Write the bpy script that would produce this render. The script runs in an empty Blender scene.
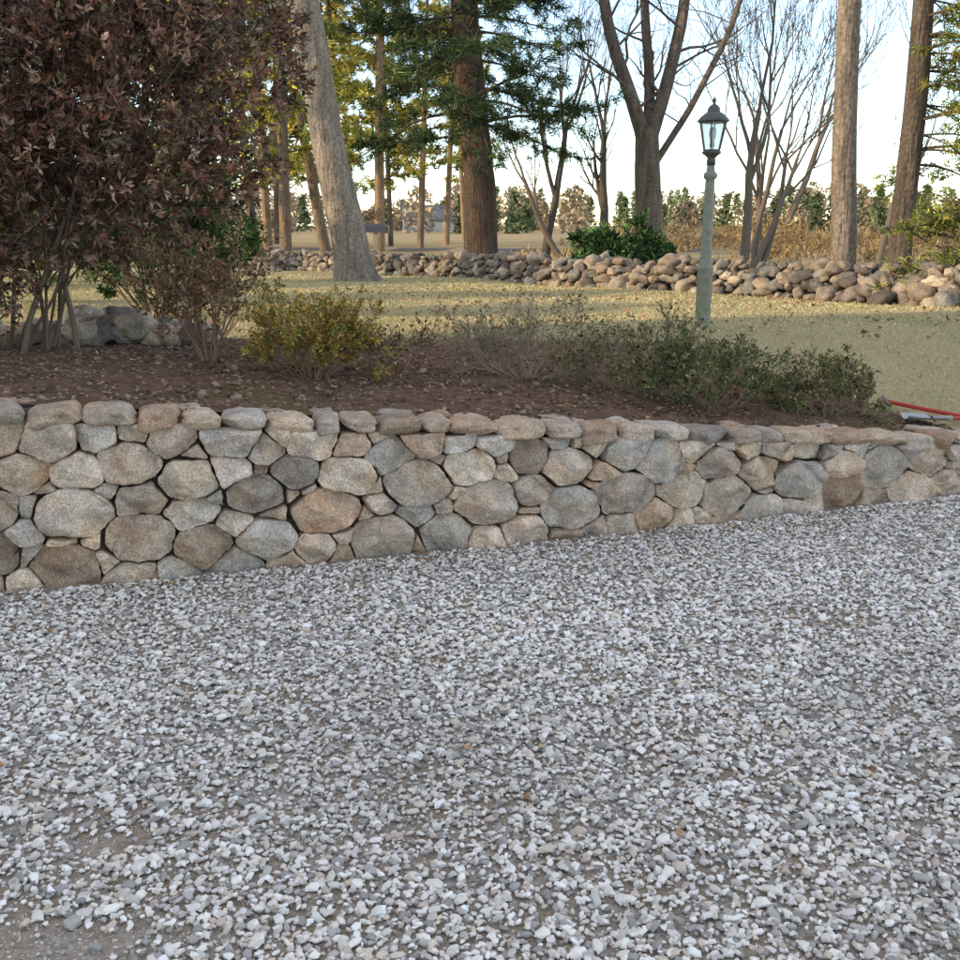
import bpy, math, random
import numpy as np
from mathutils import Vector, noise as mnoise
random.seed(7); rng=np.random.default_rng(7)
R=math.radians
scene=bpy.context.scene

# ---------------------------------------------------------------- mesh builder
class MB:
    def __init__(s): s.v=[];s.c=[];s.f=[];s.m=[];s.sm=[];s.n=0
    def add(s,v,f,col,mat=0,smooth=True):
        v=np.asarray(v,dtype=np.float32).reshape(-1,3); f=np.asarray(f,dtype=np.int32)
        c=np.asarray(col,dtype=np.float32)
        if c.ndim==1: c=np.tile(c[:3],(len(v),1))
        s.v.append(v); s.c.append(c); s.f.append(f+s.n); s.m.append(mat); s.sm.append(smooth); s.n+=len(v)
    def build(s,name,mats,parent=None):
        V=np.concatenate(s.v); C=np.concatenate(s.c)
        loops=np.concatenate([f.ravel() for f in s.f])
        sizes=np.concatenate([np.full(len(f),f.shape[1],np.int32) for f in s.f])
        mi=np.concatenate([np.full(len(f),m,np.int32) for f,m in zip(s.f,s.m)])
        sm=np.concatenate([np.full(len(f),b,bool) for f,b in zip(s.f,s.sm)])
        me=bpy.data.meshes.new(name)
        me.vertices.add(len(V)); me.vertices.foreach_set('co',V.ravel())
        me.loops.add(len(loops)); me.loops.foreach_set('vertex_index',loops)
        me.polygons.add(len(sizes))
        st=np.zeros(len(sizes),np.int32); st[1:]=np.cumsum(sizes)[:-1]
        me.polygons.foreach_set('loop_start',st); me.polygons.foreach_set('loop_total',sizes)
        me.polygons.foreach_set('material_index',mi); me.polygons.foreach_set('use_smooth',sm)
        a=me.color_attributes.new('Col','FLOAT_COLOR','POINT')
        a.data.foreach_set('color',np.concatenate([C,np.ones((len(C),1),np.float32)],1).ravel())
        me.update(calc_edges=True)
        for m in mats: me.materials.append(m)
        o=bpy.data.objects.new(name,me); scene.collection.objects.link(o)
        if parent: o.parent=parent
        return o
def unit(a): return a/np.maximum(np.linalg.norm(a,axis=-1,keepdims=True),1e-9)

# ---------------------------------------------------------------- materials
def newmat(name):
    m=bpy.data.materials.new(name); m.use_nodes=True; nt=m.node_tree
    b=nt.nodes['Principled BSDF']; return m,nt,b
def N(nt,t,**k):
    n=nt.nodes.new(t)
    for a,b in k.items(): setattr(n,a,b)
    return n
def attrmat(name,scale=20,var=.35,rough=.85,bump=.3,bscale=60,speck=0,stretch=None,spec=.3,hue=0,diffuse=False):
    m,nt,b=newmat(name); L=nt.links.new
    at=N(nt,'ShaderNodeAttribute',attribute_name='Col'); out=at.outputs['Color']
    if diffuse:
        d=N(nt,'ShaderNodeBsdfDiffuse'); L(out,d.inputs[0]); L(d.outputs[0],nt.nodes['Material Output'].inputs[0]); nt.nodes.remove(b); return m
    tc=N(nt,'ShaderNodeTexCoord'); mp=N(nt,'ShaderNodeMapping'); L(tc.outputs['Object'],mp.inputs[0])
    if stretch: mp.inputs['Scale'].default_value=stretch
    if var:
        no=N(nt,'ShaderNodeTexNoise'); no.inputs['Scale'].default_value=scale; no.inputs['Detail'].default_value=4; no.inputs['Roughness'].default_value=.65
        L(mp.outputs[0],no.inputs['Vector'])
        mr=N(nt,'ShaderNodeMapRange'); mr.inputs[1].default_value=.3; mr.inputs[2].default_value=.7; mr.inputs[3].default_value=1-var; mr.inputs[4].default_value=1+var
        L(no.outputs['Fac'],mr.inputs[0])
        mul=N(nt,'ShaderNodeVectorMath',operation='SCALE'); L(out,mul.inputs[0]); L(mr.outputs[0],mul.inputs['Scale'])
        out=mul.outputs[0]
        if hue:
            n3=N(nt,'ShaderNodeTexNoise'); n3.inputs['Scale'].default_value=7; n3.inputs['Detail'].default_value=4; L(tc.outputs['Object'],n3.inputs['Vector'])
            r3=N(nt,'ShaderNodeValToRGB'); e=r3.color_ramp.elements; e[0].position=.42; e[0].color=(1.0,1.0,1.0,1); e[1].position=.72; e[1].color=(1.08,.93,.78,1); L(n3.outputs['Fac'],r3.inputs[0])
            mv=N(nt,'ShaderNodeVectorMath',operation='MULTIPLY'); L(out,mv.inputs[0]); L(r3.outputs[0],mv.inputs[1]); out=mv.outputs[0]
    if speck:
        n2=N(nt,'ShaderNodeTexNoise'); n2.inputs['Scale'].default_value=speck; n2.inputs['Detail'].default_value=2
        L(tc.outputs['Object'],n2.inputs['Vector'])
        m2=N(nt,'ShaderNodeMapRange'); m2.inputs[1].default_value=.35; m2.inputs[2].default_value=.65; m2.inputs[3].default_value=.72; m2.inputs[4].default_value=1.28
        L(n2.outputs['Fac'],m2.inputs[0])
        mu=N(nt,'ShaderNodeVectorMath',operation='SCALE'); L(out,mu.inputs[0]); L(m2.outputs[0],mu.inputs['Scale']); out=mu.outputs[0]
    L(out,b.inputs['Base Color']); b.inputs['Roughness'].default_value=rough; b.inputs['Specular IOR Level'].default_value=spec
    if bump:
        nb=N(nt,'ShaderNodeTexNoise'); nb.inputs['Scale'].default_value=bscale; nb.inputs['Detail'].default_value=4
        L(mp.outputs[0],nb.inputs['Vector'])
        bp=N(nt,'ShaderNodeBump'); bp.inputs['Strength'].default_value=bump; bp.inputs['Distance'].default_value=.02
        L(nb.outputs['Fac'],bp.inputs['Height']); L(bp.outputs[0],b.inputs['Normal'])
    return m
M_stone=attrmat('granite_fieldstone',11,.30,.92,.7,30,speck=110,hue=1,spec=.15)
M_rock=attrmat('old_rock',5,.4,.92,.5,30,speck=60,spec=.15)
M_pebble=attrmat('crushed_stone',diffuse=True)
M_leaf=attrmat('leaf',diffuse=True)
M_gleaf=attrmat('glossy_leaf',12,0,.4,0,spec=.5)
M_needle=attrmat('needles',diffuse=True)
M_twig=attrmat('twig_bark',diffuse=True)
M_bark=attrmat('bark',1.6,.42,.95,1.0,4,speck=22,stretch=(5,5,.8),spec=.1)
M_bark.node_tree.nodes['Bump'].inputs['Distance'].default_value=.07
M_dark=attrmat('dark_packing_soil',15,.4,1,.6,60)
M_grass=attrmat('dry_grass',diffuse=True)
M_paint=attrmat('weathered_post_paint',25,.25,.6,.2,90)
M_plain=attrmat('painted',3,.06,.6,0)

# ---------------------------------------------------------------- terrain shape
def wy(x):
    x=np.asarray(x,float); xc=np.clip(x,-8,8)
    return 4.85+.326*xc+.0105*xc*xc+(x-xc)*(.326+.021*xc)
def wtop(x): return np.clip(.656-.0955*np.asarray(x,float),.06,.95)
def sst(t): t=np.clip(t,0,1); return t*t*(3-2*t)
def zter(x,y):
    x=np.asarray(x,float); y=np.asarray(y,float)
    lawn=np.maximum(.908-.018*y,.42)
    w=y-wy(x)-.28
    z=wtop(x)-.03+(lawn-wtop(x)+.03)*sst(w/2.6)
    z=z+.02*np.sin(x*1.1+y*.7)*np.cos(y*.9-x*.4)*sst(w/1.5)
    return z

# ---- ground sheets
M_terr,nt,b=newmat('lawn_and_soil'); L=nt.links.new
at=N(nt,'ShaderNodeAttribute',attribute_name='Col'); sep=N(nt,'ShaderNodeSeparateColor'); L(at.outputs['Color'],sep.inputs[0])
tc=N(nt,'ShaderNodeTexCoord')
def noi(s,d=6,r=.6):
    n=N(nt,'ShaderNodeTexNoise'); n.inputs['Scale'].default_value=s; n.inputs['Detail'].default_value=d; n.inputs['Roughness'].default_value=r
    L(tc.outputs['Object'],n.inputs['Vector']); return n.outputs['Fac']
def ramp(fac,stops):
    r=N(nt,'ShaderNodeValToRGB'); e=r.color_ramp.elements
    while len(e)<len(stops): e.new(.5)
    for i,(p,c) in enumerate(stops): e[i].position=p; e[i].color=(*c,1)
    L(fac,r.inputs[0]); return r.outputs[0]
def mix(f,a,c):
    m=N(nt,'ShaderNodeMix',data_type='RGBA'); L(f,m.inputs[0]); L(a,m.inputs[6]); L(c,m.inputs[7]); return m.outputs[2]
g1=ramp(noi(.9,4),[(.3,(.33,.29,.14)),(.5,(.44,.37,.20)),(.7,(.52,.425,.25))])
g2=ramp(noi(38,4,.75),[(.35,(.19,.16,.08)),(.62,(.54,.45,.27))])
mg=N(nt,'ShaderNodeMix',data_type='RGBA'); mg.inputs[0].default_value=.4; L(g1,mg.inputs[6]); L(g2,mg.inputs[7])
s1=ramp(noi(14,6,.7),[(.3,(.09,.053,.035)),(.5,(.175,.11,.075)),(.72,(.26,.18,.125))])
s1b=mix(ramp(noi(1.3,3),[(.56,(0,0,0)),(.64,(.6,.6,.6))]),s1,ramp(noi(20,3),[(.3,(.08,.09,.025)),(.7,(.15,.16,.05))]))
def thr(ch,lo=.42,hi=.58,sc=6,amp=.5):
    a=N(nt,'ShaderNodeMath',operation='MULTIPLY_ADD'); L(noi(sc,4),a.inputs[0]); a.inputs[1].default_value=amp; L(ch,a.inputs[2])
    mr=N(nt,'ShaderNodeMapRange'); L(a.outputs[0],mr.inputs[0]); mr.inputs[1].default_value=lo+amp/2; mr.inputs[2].default_value=hi+amp/2; return mr.outputs[0]
c=mix(thr(sep.outputs[0]),mg.outputs[2],s1b)
field=ramp(noi(.25,5),[(.3,(.32,.24,.12)),(.7,(.44,.34,.19))])
c=mix(sep.outputs[1],c,field)
L(c,b.inputs['Base Color']); b.inputs['Roughness'].default_value=.95; b.inputs['Specular IOR Level'].default_value=.1
bp=N(nt,'ShaderNodeBump'); bp.inputs['Strength'].default_value=.8; bp.inputs['Distance'].default_value=.03; L(noi(30,5,.75),bp.inputs['Height']); L(bp.outputs[0],b.inputs['Normal'])

def bededge(x):
    return np.interp(x,[-9,-3.5,-1.5,0,1,1.9,2.6,3.1,3.6],[7.8,7.6,7.5,7.7,7.5,7.1,6.7,6.2,5.9])
xs=np.concatenate([-np.geomspace(900,13,40),np.arange(-12,12.01,.09),np.geomspace(13,900,40)])
ws=np.concatenate([np.arange(0,6,.07),np.arange(6,32,.3),np.geomspace(32,1500,50)])
X,W=np.meshgrid(xs,ws); Y=wy(X)+.2+W; Z=zter(X,Y)
nz=np.zeros_like(Z)
for i in range(Z.shape[0]):
    if ws[i]>7: break
    for j in range(Z.shape[1]):
        if abs(X[i,j])<9:
            nz[i,j]=.026*mnoise.noise((X[i,j]*4,Y[i,j]*4,0))+.016*mnoise.noise((X[i,j]*13,Y[i,j]*13,3))
bm=sst((bededge(X)-Y)/.35+.5)
Z=Z+nz*(.25+.9*bm)*np.clip(W/.3,0,1)
back=sst((Y-30)/6)
mb=MB(); nr,nc=X.shape; idx=np.arange(nr*nc).reshape(nr,nc)
F=np.stack([idx[:-1,:-1],idx[:-1,1:],idx[1:,1:],idx[1:,:-1]],-1).reshape(-1,4)
mb.add(np.stack([X,Y,Z],-1),F,np.stack([bm.ravel(),back.ravel(),0*bm.ravel()],-1))
mb.build('lawn_ground',[M_terr])

# driveway
M_drv,nt,b=newmat('gravel_bed'); L=nt.links.new
tc=N(nt,'ShaderNodeTexCoord')
vo=N(nt,'ShaderNodeTexVoronoi'); vo.inputs['Scale'].default_value=95; L(tc.outputs['Object'],vo.inputs['Vector'])
sp=N(nt,'ShaderNodeSeparateColor'); L(vo.outputs['Color'],sp.inputs[0])
cg=ramp(sp.outputs[0],[(0,(.20,.185,.17)),(.5,(.40,.375,.345)),(1,(.64,.61,.57))])
cd=ramp(noi(45,5,.7),[(.3,(.24,.195,.15)),(.7,(.44,.37,.30))])
ff=ramp(noi(2.2,5),[(.42,(1,1,1)),(.6,(.35,.35,.35))])
c=mix(ff,cg,cd); L(c,b.inputs['Base Color']); b.inputs['Roughness'].default_value=.95; b.inputs['Specular IOR Level'].default_value=.1
bp=N(nt,'ShaderNodeBump'); bp.invert=True; bp.inputs['Strength'].default_value=.8; bp.inputs['Distance'].default_value=.01; L(vo.outputs['Distance'],bp.inputs['Height']); L(bp.outputs[0],b.inputs['Normal'])
mb=MB(); xx=np.linspace(-16,16,60); v=[];f=[]
for x in xx: v+= [(x,-14,0),(x,float(wy(x))+.15,0)]
for i in range(len(xx)-1): f.append([2*i,2*i+2,2*i+3,2*i+1])
mb.add(v,f,(0.3,.3,.3)); mb.build('gravel_driveway',[M_drv])
mb=MB(); xx=np.concatenate([-np.geomspace(900,16,15),np.linspace(-15,15,20),np.geomspace(16,900,15)]); v=[];f=[]
for x in xx: v+=[(x,-900,-.006),(x,float(wy(x))+.22,-.006)]
for i in range(len(xx)-1): f.append([2*i,2*i+2,2*i+3,2*i+1])
mb.add(v,f,(0,0,0)); mb.build('front_yard_ground',[M_terr])

# ---------------------------------------------------------------- prototypes
def ico(sub):
    import bmesh
    bm_=bmesh.new(); bmesh.ops.create_icosphere(bm_,subdivisions=sub,radius=1)
    v=np.array([q.co[:] for q in bm_.verts],np.float32); f=np.array([[q.index for q in p.verts] for p in bm_.faces],np.int32); bm_.free(); return v,f
IV1,IF1=ico(1); IV2,IF2=ico(2); IV3,IF3=ico(3); IV4,IF4=ico(4)
def protos(V,n,amp,freq=1.3,boxy=0,facets=0):
    out=[]
    for k in range(n):
        P=V.copy()
        if boxy:
            p=np.power(np.sum(np.abs(P)**boxy,1,keepdims=True),-1./boxy); P=P*p
        o=Vector((k*7.3,k*3.1,1))
        d=np.array([mnoise.noise(Vector(p_)*freq+o)+.35*mnoise.noise(Vector(p_)*freq*2.7+o) for p_ in V])
        P=P*(1+amp*d)[:,None]
        for j in range(facets):
            nrm=unit(rng.normal(size=3)); dd=rng.uniform(.72,.92); h=P@nrm-dd; P=P-np.clip(h,0,None)[:,None]*nrm*.85
        out.append(P)
    return out
P_reb=protos(IV1,16,.55,1.6,3); P_rock=protos(IV3,14,.4,1.2,2.6,5); P_clod=protos(IV1,8,.6,1.5); P_cap=protos(IV4,14,.22,1.2,4.2,3)
def rotmats(n,flat=None):
    a=rng.uniform(0,2*np.pi,n)
    t=rng.normal(0,flat,n) if flat is not None else rng.uniform(0,np.pi,n)
    b_=rng.uniform(0,2*np.pi,n)
    def Rz(a): z=np.zeros_like(a);o=np.ones_like(a);c,s=np.cos(a),np.sin(a); return np.stack([np.stack([c,-s,z],-1),np.stack([s,c,z],-1),np.stack([z,z,o],-1)],-2)
    def Rx(a): z=np.zeros_like(a);o=np.ones_like(a);c,s=np.cos(a),np.sin(a); return np.stack([np.stack([o,z,z],-1),np.stack([z,c,-s],-1),np.stack([z,s,c],-1)],-2)
    return Rz(a)@Rx(t)@Rz(b_)
def scatter(mb,prot,F,pos,size,asp,cols,flat=None,mat=0,smooth=True):
    n=len(pos); Rm=rotmats(n,flat); which=rng.integers(0,len(prot),n)
    for k in range(len(prot)):
        s=np.where(which==k)[0]
        if len(s)==0: continue
        sc=size[s][:,None]*asp[s]
        V=prot[k][None]*sc[:,None,:]
        V=np.einsum('nij,nvj->nvi',Rm[s],V)+pos[s][:,None,:]
        nv=prot[k].shape[0]
        FF=(F[None]+ (np.arange(len(s))*nv)[:,None,None]).reshape(-1,3)
        mb.add(V.reshape(-1,3),FF,np.repeat(cols[s],nv,0),mat,smooth)
def pick(pal,n,var=.12):
    pal=np.array(pal); c=pal[rng.integers(0,len(pal),n)]*(1+rng.normal(0,var,(n,1))); return np.clip(c,.01,.95)

# ---------------------------------------------------------------- gravel stones
def gravel():
    mb=MB()
    n=285000
    y=1.0+rng.random(n)*6.6; wd=.50*y+1.0; k=rng.random(n)<wd/4.9; y=y[k]; wd=wd[k]; n=len(y); x=rng.uniform(-1,1,n)*wd
    keep=(y<wy(x)-.01); x,y=x[keep],y[keep]
    k=rng.random(len(x))<np.clip(1.15-.06*y,0,1); x,y=x[k],y[k]
    dens=np.array([mnoise.noise((a*1.1,b_*1.1,5))+.6*mnoise.noise((a*3.7,b_*3.7,9)) for a,b_ in zip(x,y)])
    for (cx,cy,rx,ry,k) in [(-.98,1.93,.34,.12,1.25),(-1.0,2.32,.13,.07,.8),(-1.25,3.1,.3,.1,.4),(2.9,5.2,.6,.2,.4),(-1.0,3.9,.5,.1,.45),(.35,3.6,.5,.12,.2),(-.3,1.95,.2,.06,.3),(.45,1.9,.2,.07,.3),(.9,4.4,.5,.1,.2)]:
        dens-=k*1.2*np.exp(-(((x-cx)/rx)**2+((y-cy)/ry)**2))
    near=np.exp(-((wy(x)-y)/.14)**2)*.45
    p=np.clip(1.0+1.1*(dens+.52-near),.05,1)
    k=rng.random(len(x))<p; x,y=x[k],y[k]; n=len(x); print('gravel n',n)
    size=np.clip(rng.lognormal(math.log(.0073),.32,n),.0035,.018)
    asp=np.stack([rng.uniform(1,1.45,n),rng.uniform(.65,1.,n),rng.uniform(.4,.7,n)],-1)
    z=size*.35+rng.uniform(0,.012,n)
    hn=np.array([mnoise.noise((a*.9+7,b_*.9,5)) for a,b_ in zip(x,y)])
    PAL=[(.78,.74,.69),(.66,.63,.59),(.86,.825,.78),(.54,.515,.485),(.42,.405,.385),(.70,.65,.58),(.62,.53,.44),(.76,.73,.69),(.34,.325,.31),(.90,.87,.83),(.80,.77,.725)]
    cols=pick(PAL,n,.10)
    cols=np.clip(cols*(1.0+.2*hn[:,None]),.05,.92)
    scatter(mb,P_reb,IF1,np.stack([x,y,z],-1),size,asp,cols,flat=.36,smooth=False)
    # fine grit pressed into the packed earth
    n=26000; y=1.5+rng.random(n)**1.3*2.4; x=rng.uniform(-1,1,n)*(.5*y+.4)
    scatter(mb,P_reb,IF1,np.stack([x,y,np.full(n,.0008)],-1),rng.uniform(.0014,.0042,n),np.stack([rng.uniform(1,1.4,n),np.ones(n),rng.uniform(.5,.8,n)],-1),pick([(.5,.44,.37),(.62,.57,.50),(.38,.33,.28),(.3,.25,.2),(.72,.69,.64)],n,.1),flat=.5,smooth=False)
    mb.build('gravel',[M_pebble])
gravel()

# ---------------------------------------------------------------- retaining wall
def wallpos(x,h,d):
    xc=np.clip(x,-8,8); sl=.326+.021*xc; nn=np.sqrt(1+sl*sl)
    return np.stack([x+d*sl/nn, wy(x)-d/nn, h],-1)
STONEPAL=[(.59,.475,.38),(.64,.53,.43),(.53,.44,.36),(.68,.555,.445),(.51,.45,.39),(.60,.47,.36),(.45,.39,.335),(.60,.51,.425),(.70,.59,.48),(.52,.385,.285),(.48,.435,.385),(.57,.52,.46),(.43,.345,.275),(.63,.50,.39)]
def retaining():
    rs=random.Random(41); mb=MB()
    x0,x1=-7.2,5.9; CAP=.068
    sites=[]
    def ok(x,h,r,f,an):
        for (a,b_,q,_) in sites:
            if ((x-a)/an)**2+(h-b_)**2 < (f*(r+q))**2: return False
        return True
    for r,nt_ in [(.125,160),(.105,900),(.09,2000),(.074,3500),(.06,5000),(.046,6000),(.032,4500)]:
        for _ in range(nt_):
            x=rs.uniform(x0,x1); H=float(wtop(x))-CAP
            h=rs.uniform(0,1)*H
            if r>.11 and (h>.6*H or H<.35): continue
            if r>.095 and h>.75*H: continue
            if h<r*.55 or h>H-r*.6: continue
            if ok(x,h,r,.78,1.38): sites.append((x,h,r,0))
    S=np.array(sites)
    for i,(sx,sh,sr,_) in enumerate(sites):
        AN=1.38
        a=S[:,0]-sx; b_=S[:,1]-sh; D2=(a/AN)**2+b_**2
        nb=np.where((D2<.5**2)&(D2>0))[0]
        dist=[];nx=[];ny=[]
        for j in nb:
            dx,dy=a[j]/AN,b_[j]; d=math.hypot(dx,dy)
            t=(d*d+sr*sr-S[j,2]**2)/(2*d); dist.append(max(t,.012)); nx.append(dx/d); ny.append(dy/d)
        H=float(wtop(sx))-CAP
        dist+= [H-sh, sh+.03]; nx+=[0,0]; ny+=[1,-1]
        dist=np.array(dist); nx=np.array(nx); ny=np.array(ny)
        A=52; th=np.linspace(0,2*np.pi,A,endpoint=False); cx,cy=np.cos(th),np.sin(th)
        q=np.clip((nx[:,None]*cx+ny[:,None]*cy)/(dist[:,None]-.0030),0,None)
        p=rs.uniform(7,24)
        rad=np.power(np.sum(q**p,0)+1e-9,-1/p); rad=np.minimum(rad,.3)*rs.uniform(.98,1.03)
        o=Vector((i*3.7,i*1.9,0))
        rad=rad*np.array([1+.10*mnoise.noise((math.cos(t)*1.6+i,math.sin(t)*1.6,i*.7))+.05*mnoise.noise((math.cos(t)*5+i,math.sin(t)*5,i*.7)) for t in th])
        bul=rs.uniform(.04,.085)*min(1,sr/.08+.25); off=rs.uniform(-.018,.014)
        tx,ty=rs.uniform(-.25,.25),rs.uniform(-.15,.25)
        planes=[(rs.uniform(-.6,.6),rs.uniform(-.6,.6),bul*rs.uniform(.5,.95)) for _ in range(4)]
        fl=rs.uniform(.4,.8)
        rings=[(.86,-.14),(.98,-.06)]
        for ph in np.linspace(90,4,15): rings.append((math.sin(R(ph))**.66, bul*math.cos(R(ph))**fl))
        V=[]
        for (rr,dd) in rings:
            lx=cx*rad*rr*AN; ly=cy*rad*rr
            for u,w_ in zip(lx,ly):
                q_=Vector((u,w_,dd)); de=dd
                if dd>0:
                    for (pa,pb,pc) in planes: de=min(de,pc+pa*u+pb*w_) if pc+pa*u+pb*w_>-.02 else max(min(de,0),-.02)
                n1=mnoise.noise(q_*9+o); n2=mnoise.noise(q_*26+o); n3=mnoise.noise(q_*6+o*2); n4=mnoise.noise(q_*60+o)
                k=.25 if dd<=0 else 1
                V.append((sx+u+.010*n3, sh+w_+.008*mnoise.noise(q_*10-o), off+de+k*(.020*n1+.009*n2+.003*n4)+(tx*u+ty*w_)*(dd>0)*.5))
        V=np.array(V); V=np.concatenate([V,[V[-A:].mean(0)]])
        nR=len(rings); F=[]
        for r_ in range(nR-1):
            for k in range(A):
                k2=(k+1)%A; F.append([r_*A+k,r_*A+k2,(r_+1)*A+k2,(r_+1)*A+k])
        T=[[ (nR-1)*A+k,(nR-1)*A+(k+1)%A,nR*A] for k in range(A)]
        P=wallpos(V[:,0],V[:,1],V[:,2]-.035)
        col=np.array(rs.choice(STONEPAL))*rs.uniform(.74,1.1)
        n0=mb.n; mb.add(P,F,col); mb.f.append(np.array(T,np.int32)+n0); mb.m.append(0); mb.sm.append(True)
    # capping course
    x=x0
    while x<x1:
        w=rs.choice([rs.uniform(.10,.16),rs.uniform(.16,.29),rs.uniform(.16,.25)]); xm=x+w/2; H=float(wtop(xm)); h=rs.uniform(.066,.092)
        for row,(dc,dl) in enumerate([(-.11,.125),(-.285,.08)]):
            P=P_cap[rs.randrange(14)]
            ww=w*(1.04 if row==0 else rs.uniform(.8,1.15))
            xo=xm+(0 if row==0 else rs.uniform(-.1,.1))
            a=rs.uniform(-.18,.18)
            lx=P[:,0]*ww*.49; lz=P[:,2]*h*.55; ly=P[:,1]*dl*rs.uniform(.93,1.07)
            pos=wallpos(xo+lx, H-h/2+lz+a*lx*.5+rs.uniform(-.012,.006)-.014*row, dc+ly+rs.uniform(-.014,.012))
            mb.add(pos,IF4,np.array(rs.choice(STONEPAL))*rs.uniform(.64,.9))
        x+=w*1.0
    xx=np.linspace(x0,x1,80); V=[];F=[]
    for a in xx:
        a=float(a); H=float(wtop(a))-.04
        for (h,d) in [(-.05,-.085),(H,-.095),(H,-.36),(-.05,-.36)]: V.append(wallpos(np.array(a),np.array(h),np.array(d)))
    for i in range(79):
        for k in range(3): F.append([4*i+k,4*i+4+k,4*i+5+k,4*i+1+k])
    mb.add(V,F,(.09,.068,.052),1)
    mb.build('fieldstone_retaining_wall',[M_stone,M_dark])
retaining()

# ---------------------------------------------------------------- old boulder wall across the lawn
def rockcols(n): return pick([(.24,.195,.15),(.29,.24,.19),(.19,.16,.14),(.33,.275,.215),(.14,.12,.105),(.26,.205,.155),(.18,.175,.155)],n,.18)
def boulders():
    mb=MB(); path=np.array([(-20,42),(-9.5,32),(-6.0,28.5),(-2.5,25),(.4,20.4),(1.95,16.9),(3.25,15),(4.7,12.9),(5.7,11.6),(7.2,10.6),(11,9.8)])
    seg=np.linalg.norm(np.diff(path,axis=0),axis=1); cum=np.concatenate([[0],np.cumsum(seg)]); Lt=cum[-1]
    pos=[];size=[]
    for course in range(4):
        d=0
        while d<Lt:
            r=rng.choice([rng.uniform(.06,.10),rng.uniform(.09,.165)])*(1-.05*course); d+=r*1.4
            for side in (-1,0,1):
                x=np.interp(d,cum,path[:,0]);y=np.interp(d,cum,path[:,1])
                x2=np.interp(d+.1,cum,path[:,0]);y2=np.interp(d+.1,cum,path[:,1]); t=unit(np.array([x2-x,y2-y+1e-6])); nrm=np.array([-t[1],t[0]])
                o=side*(.22-.05*course)+rng.normal(0,.04)
                if course==3 and rng.random()<.45: continue
                rr=r*rng.uniform(.7,1.15)
                px,py=x+nrm[0]*o+t[0]*rng.uniform(-.08,.08),y+nrm[1]*o
                pos.append((px,py,zter(px,py)+.03+course*.125+rng.normal(0,.025))); size.append(rr)
    pos=np.array(pos);size=np.array(size);n=len(pos)
    asp=np.stack([rng.uniform(1,1.45,n),rng.uniform(.75,1,n),rng.uniform(.5,.85,n)],-1)
    scatter(mb,P_rock,IF3,pos,size,asp,rockcols(n),flat=.5)
    mb.build('old_boulder_wall',[M_rock])
    mb=MB(); n=60; x=rng.uniform(-3.5,-1.95,n); y=rng.uniform(6.9,7.4,n)
    z=zter(x,y)+.03+rng.uniform(0,.2,n)*(1-np.abs(x+2.7))
    scatter(mb,P_rock,IF3,np.stack([x,y,z],-1),rng.uniform(.06,.125,n),np.stack([rng.uniform(1,1.3,n),rng.uniform(.8,1,n),rng.uniform(.6,.85,n)],-1),rockcols(n)*1.5,flat=.3)
    mb.build('rock_pile',[M_rock])
boulders()

# ---------------------------------------------------------------- vegetation helpers
def tube(mb,pts,rad,sides,col,mat=0):
    pts=np.asarray(pts,float); n=len(pts); t=np.gradient(pts,axis=0); t=unit(t)
    ref=np.array([1.,0,0]) if abs(t[:,0]).max()<.9 else np.array([0,0,1.]) if abs(t[:,2]).max()<.9 else np.array([.577,.577,-.577])
    u=unit(np.cross(t,ref)); v=np.cross(t,u); th=np.linspace(0,2*np.pi,sides,endpoint=False)
    rad=np.asarray(rad,float).reshape(n,-1)
    V=pts[:,None]+(u[:,None]*np.cos(th)[None,:,None]+v[:,None]*np.sin(th)[None,:,None])*(rad[:,:,None] if rad.shape[1]==sides else rad[:,:1,None])
    i=np.arange(n-1)[:,None]*sides; k=np.arange(sides)[None]; k2=(k+1)%sides
    F=np.stack([i+k,i+k2,i+sides+k2,i+sides+k],-1).reshape(-1,4)
    mb.add(V.reshape(-1,3),F,col,mat)
def rv(): return unit(rng.normal(size=3))
def branch(mb,p,d,L_,r,depth,tips,col,up=.05,wig=.18,kids=(3,5),spread=.8,mat=0,shrink=.62,mn=.003):
    ns=5 if depth>0 else 3
    pts=[np.array(p,float)]; d=unit(np.array(d,float))
    for i in range(ns):
        d=unit(d+rng.normal(size=3)*wig+np.array([0,0,up])); pts.append(pts[-1]+d*L_/ns)
    rr=np.linspace(r,max(r*.5 if depth>0 else r*.3,mn),ns+1)
    tube(mb,pts,rr,8 if r>.06 else (5 if r>.015 else 3),col,mat)
    tips.append((pts[-1],d,depth))
    if depth<=0:
        tips.append((pts[-2],d,depth)); return
    for k in range(rng.integers(kids[0],kids[1]+1)):
        t=rng.uniform(.3,1) if k>0 else 1.; q=t*ns; i=min(int(q),ns-1); f=q-i
        bp_=pts[i]*(1-f)+pts[i+1]*f; seg=unit(pts[i+1]-pts[i])
        side=rv(); side=unit(side-seg*np.dot(side,seg))
        a=spread*rng.uniform(.6,1.2) if k>0 else .2
        nd=seg*math.cos(a)+side*math.sin(a)
        branch(mb,bp_,nd,L_*shrink*rng.uniform(.75,1.2),max(rr[i]*.62,mn),depth-1,tips,col,up,wig,kids,spread,mat,shrink,mn)
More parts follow.
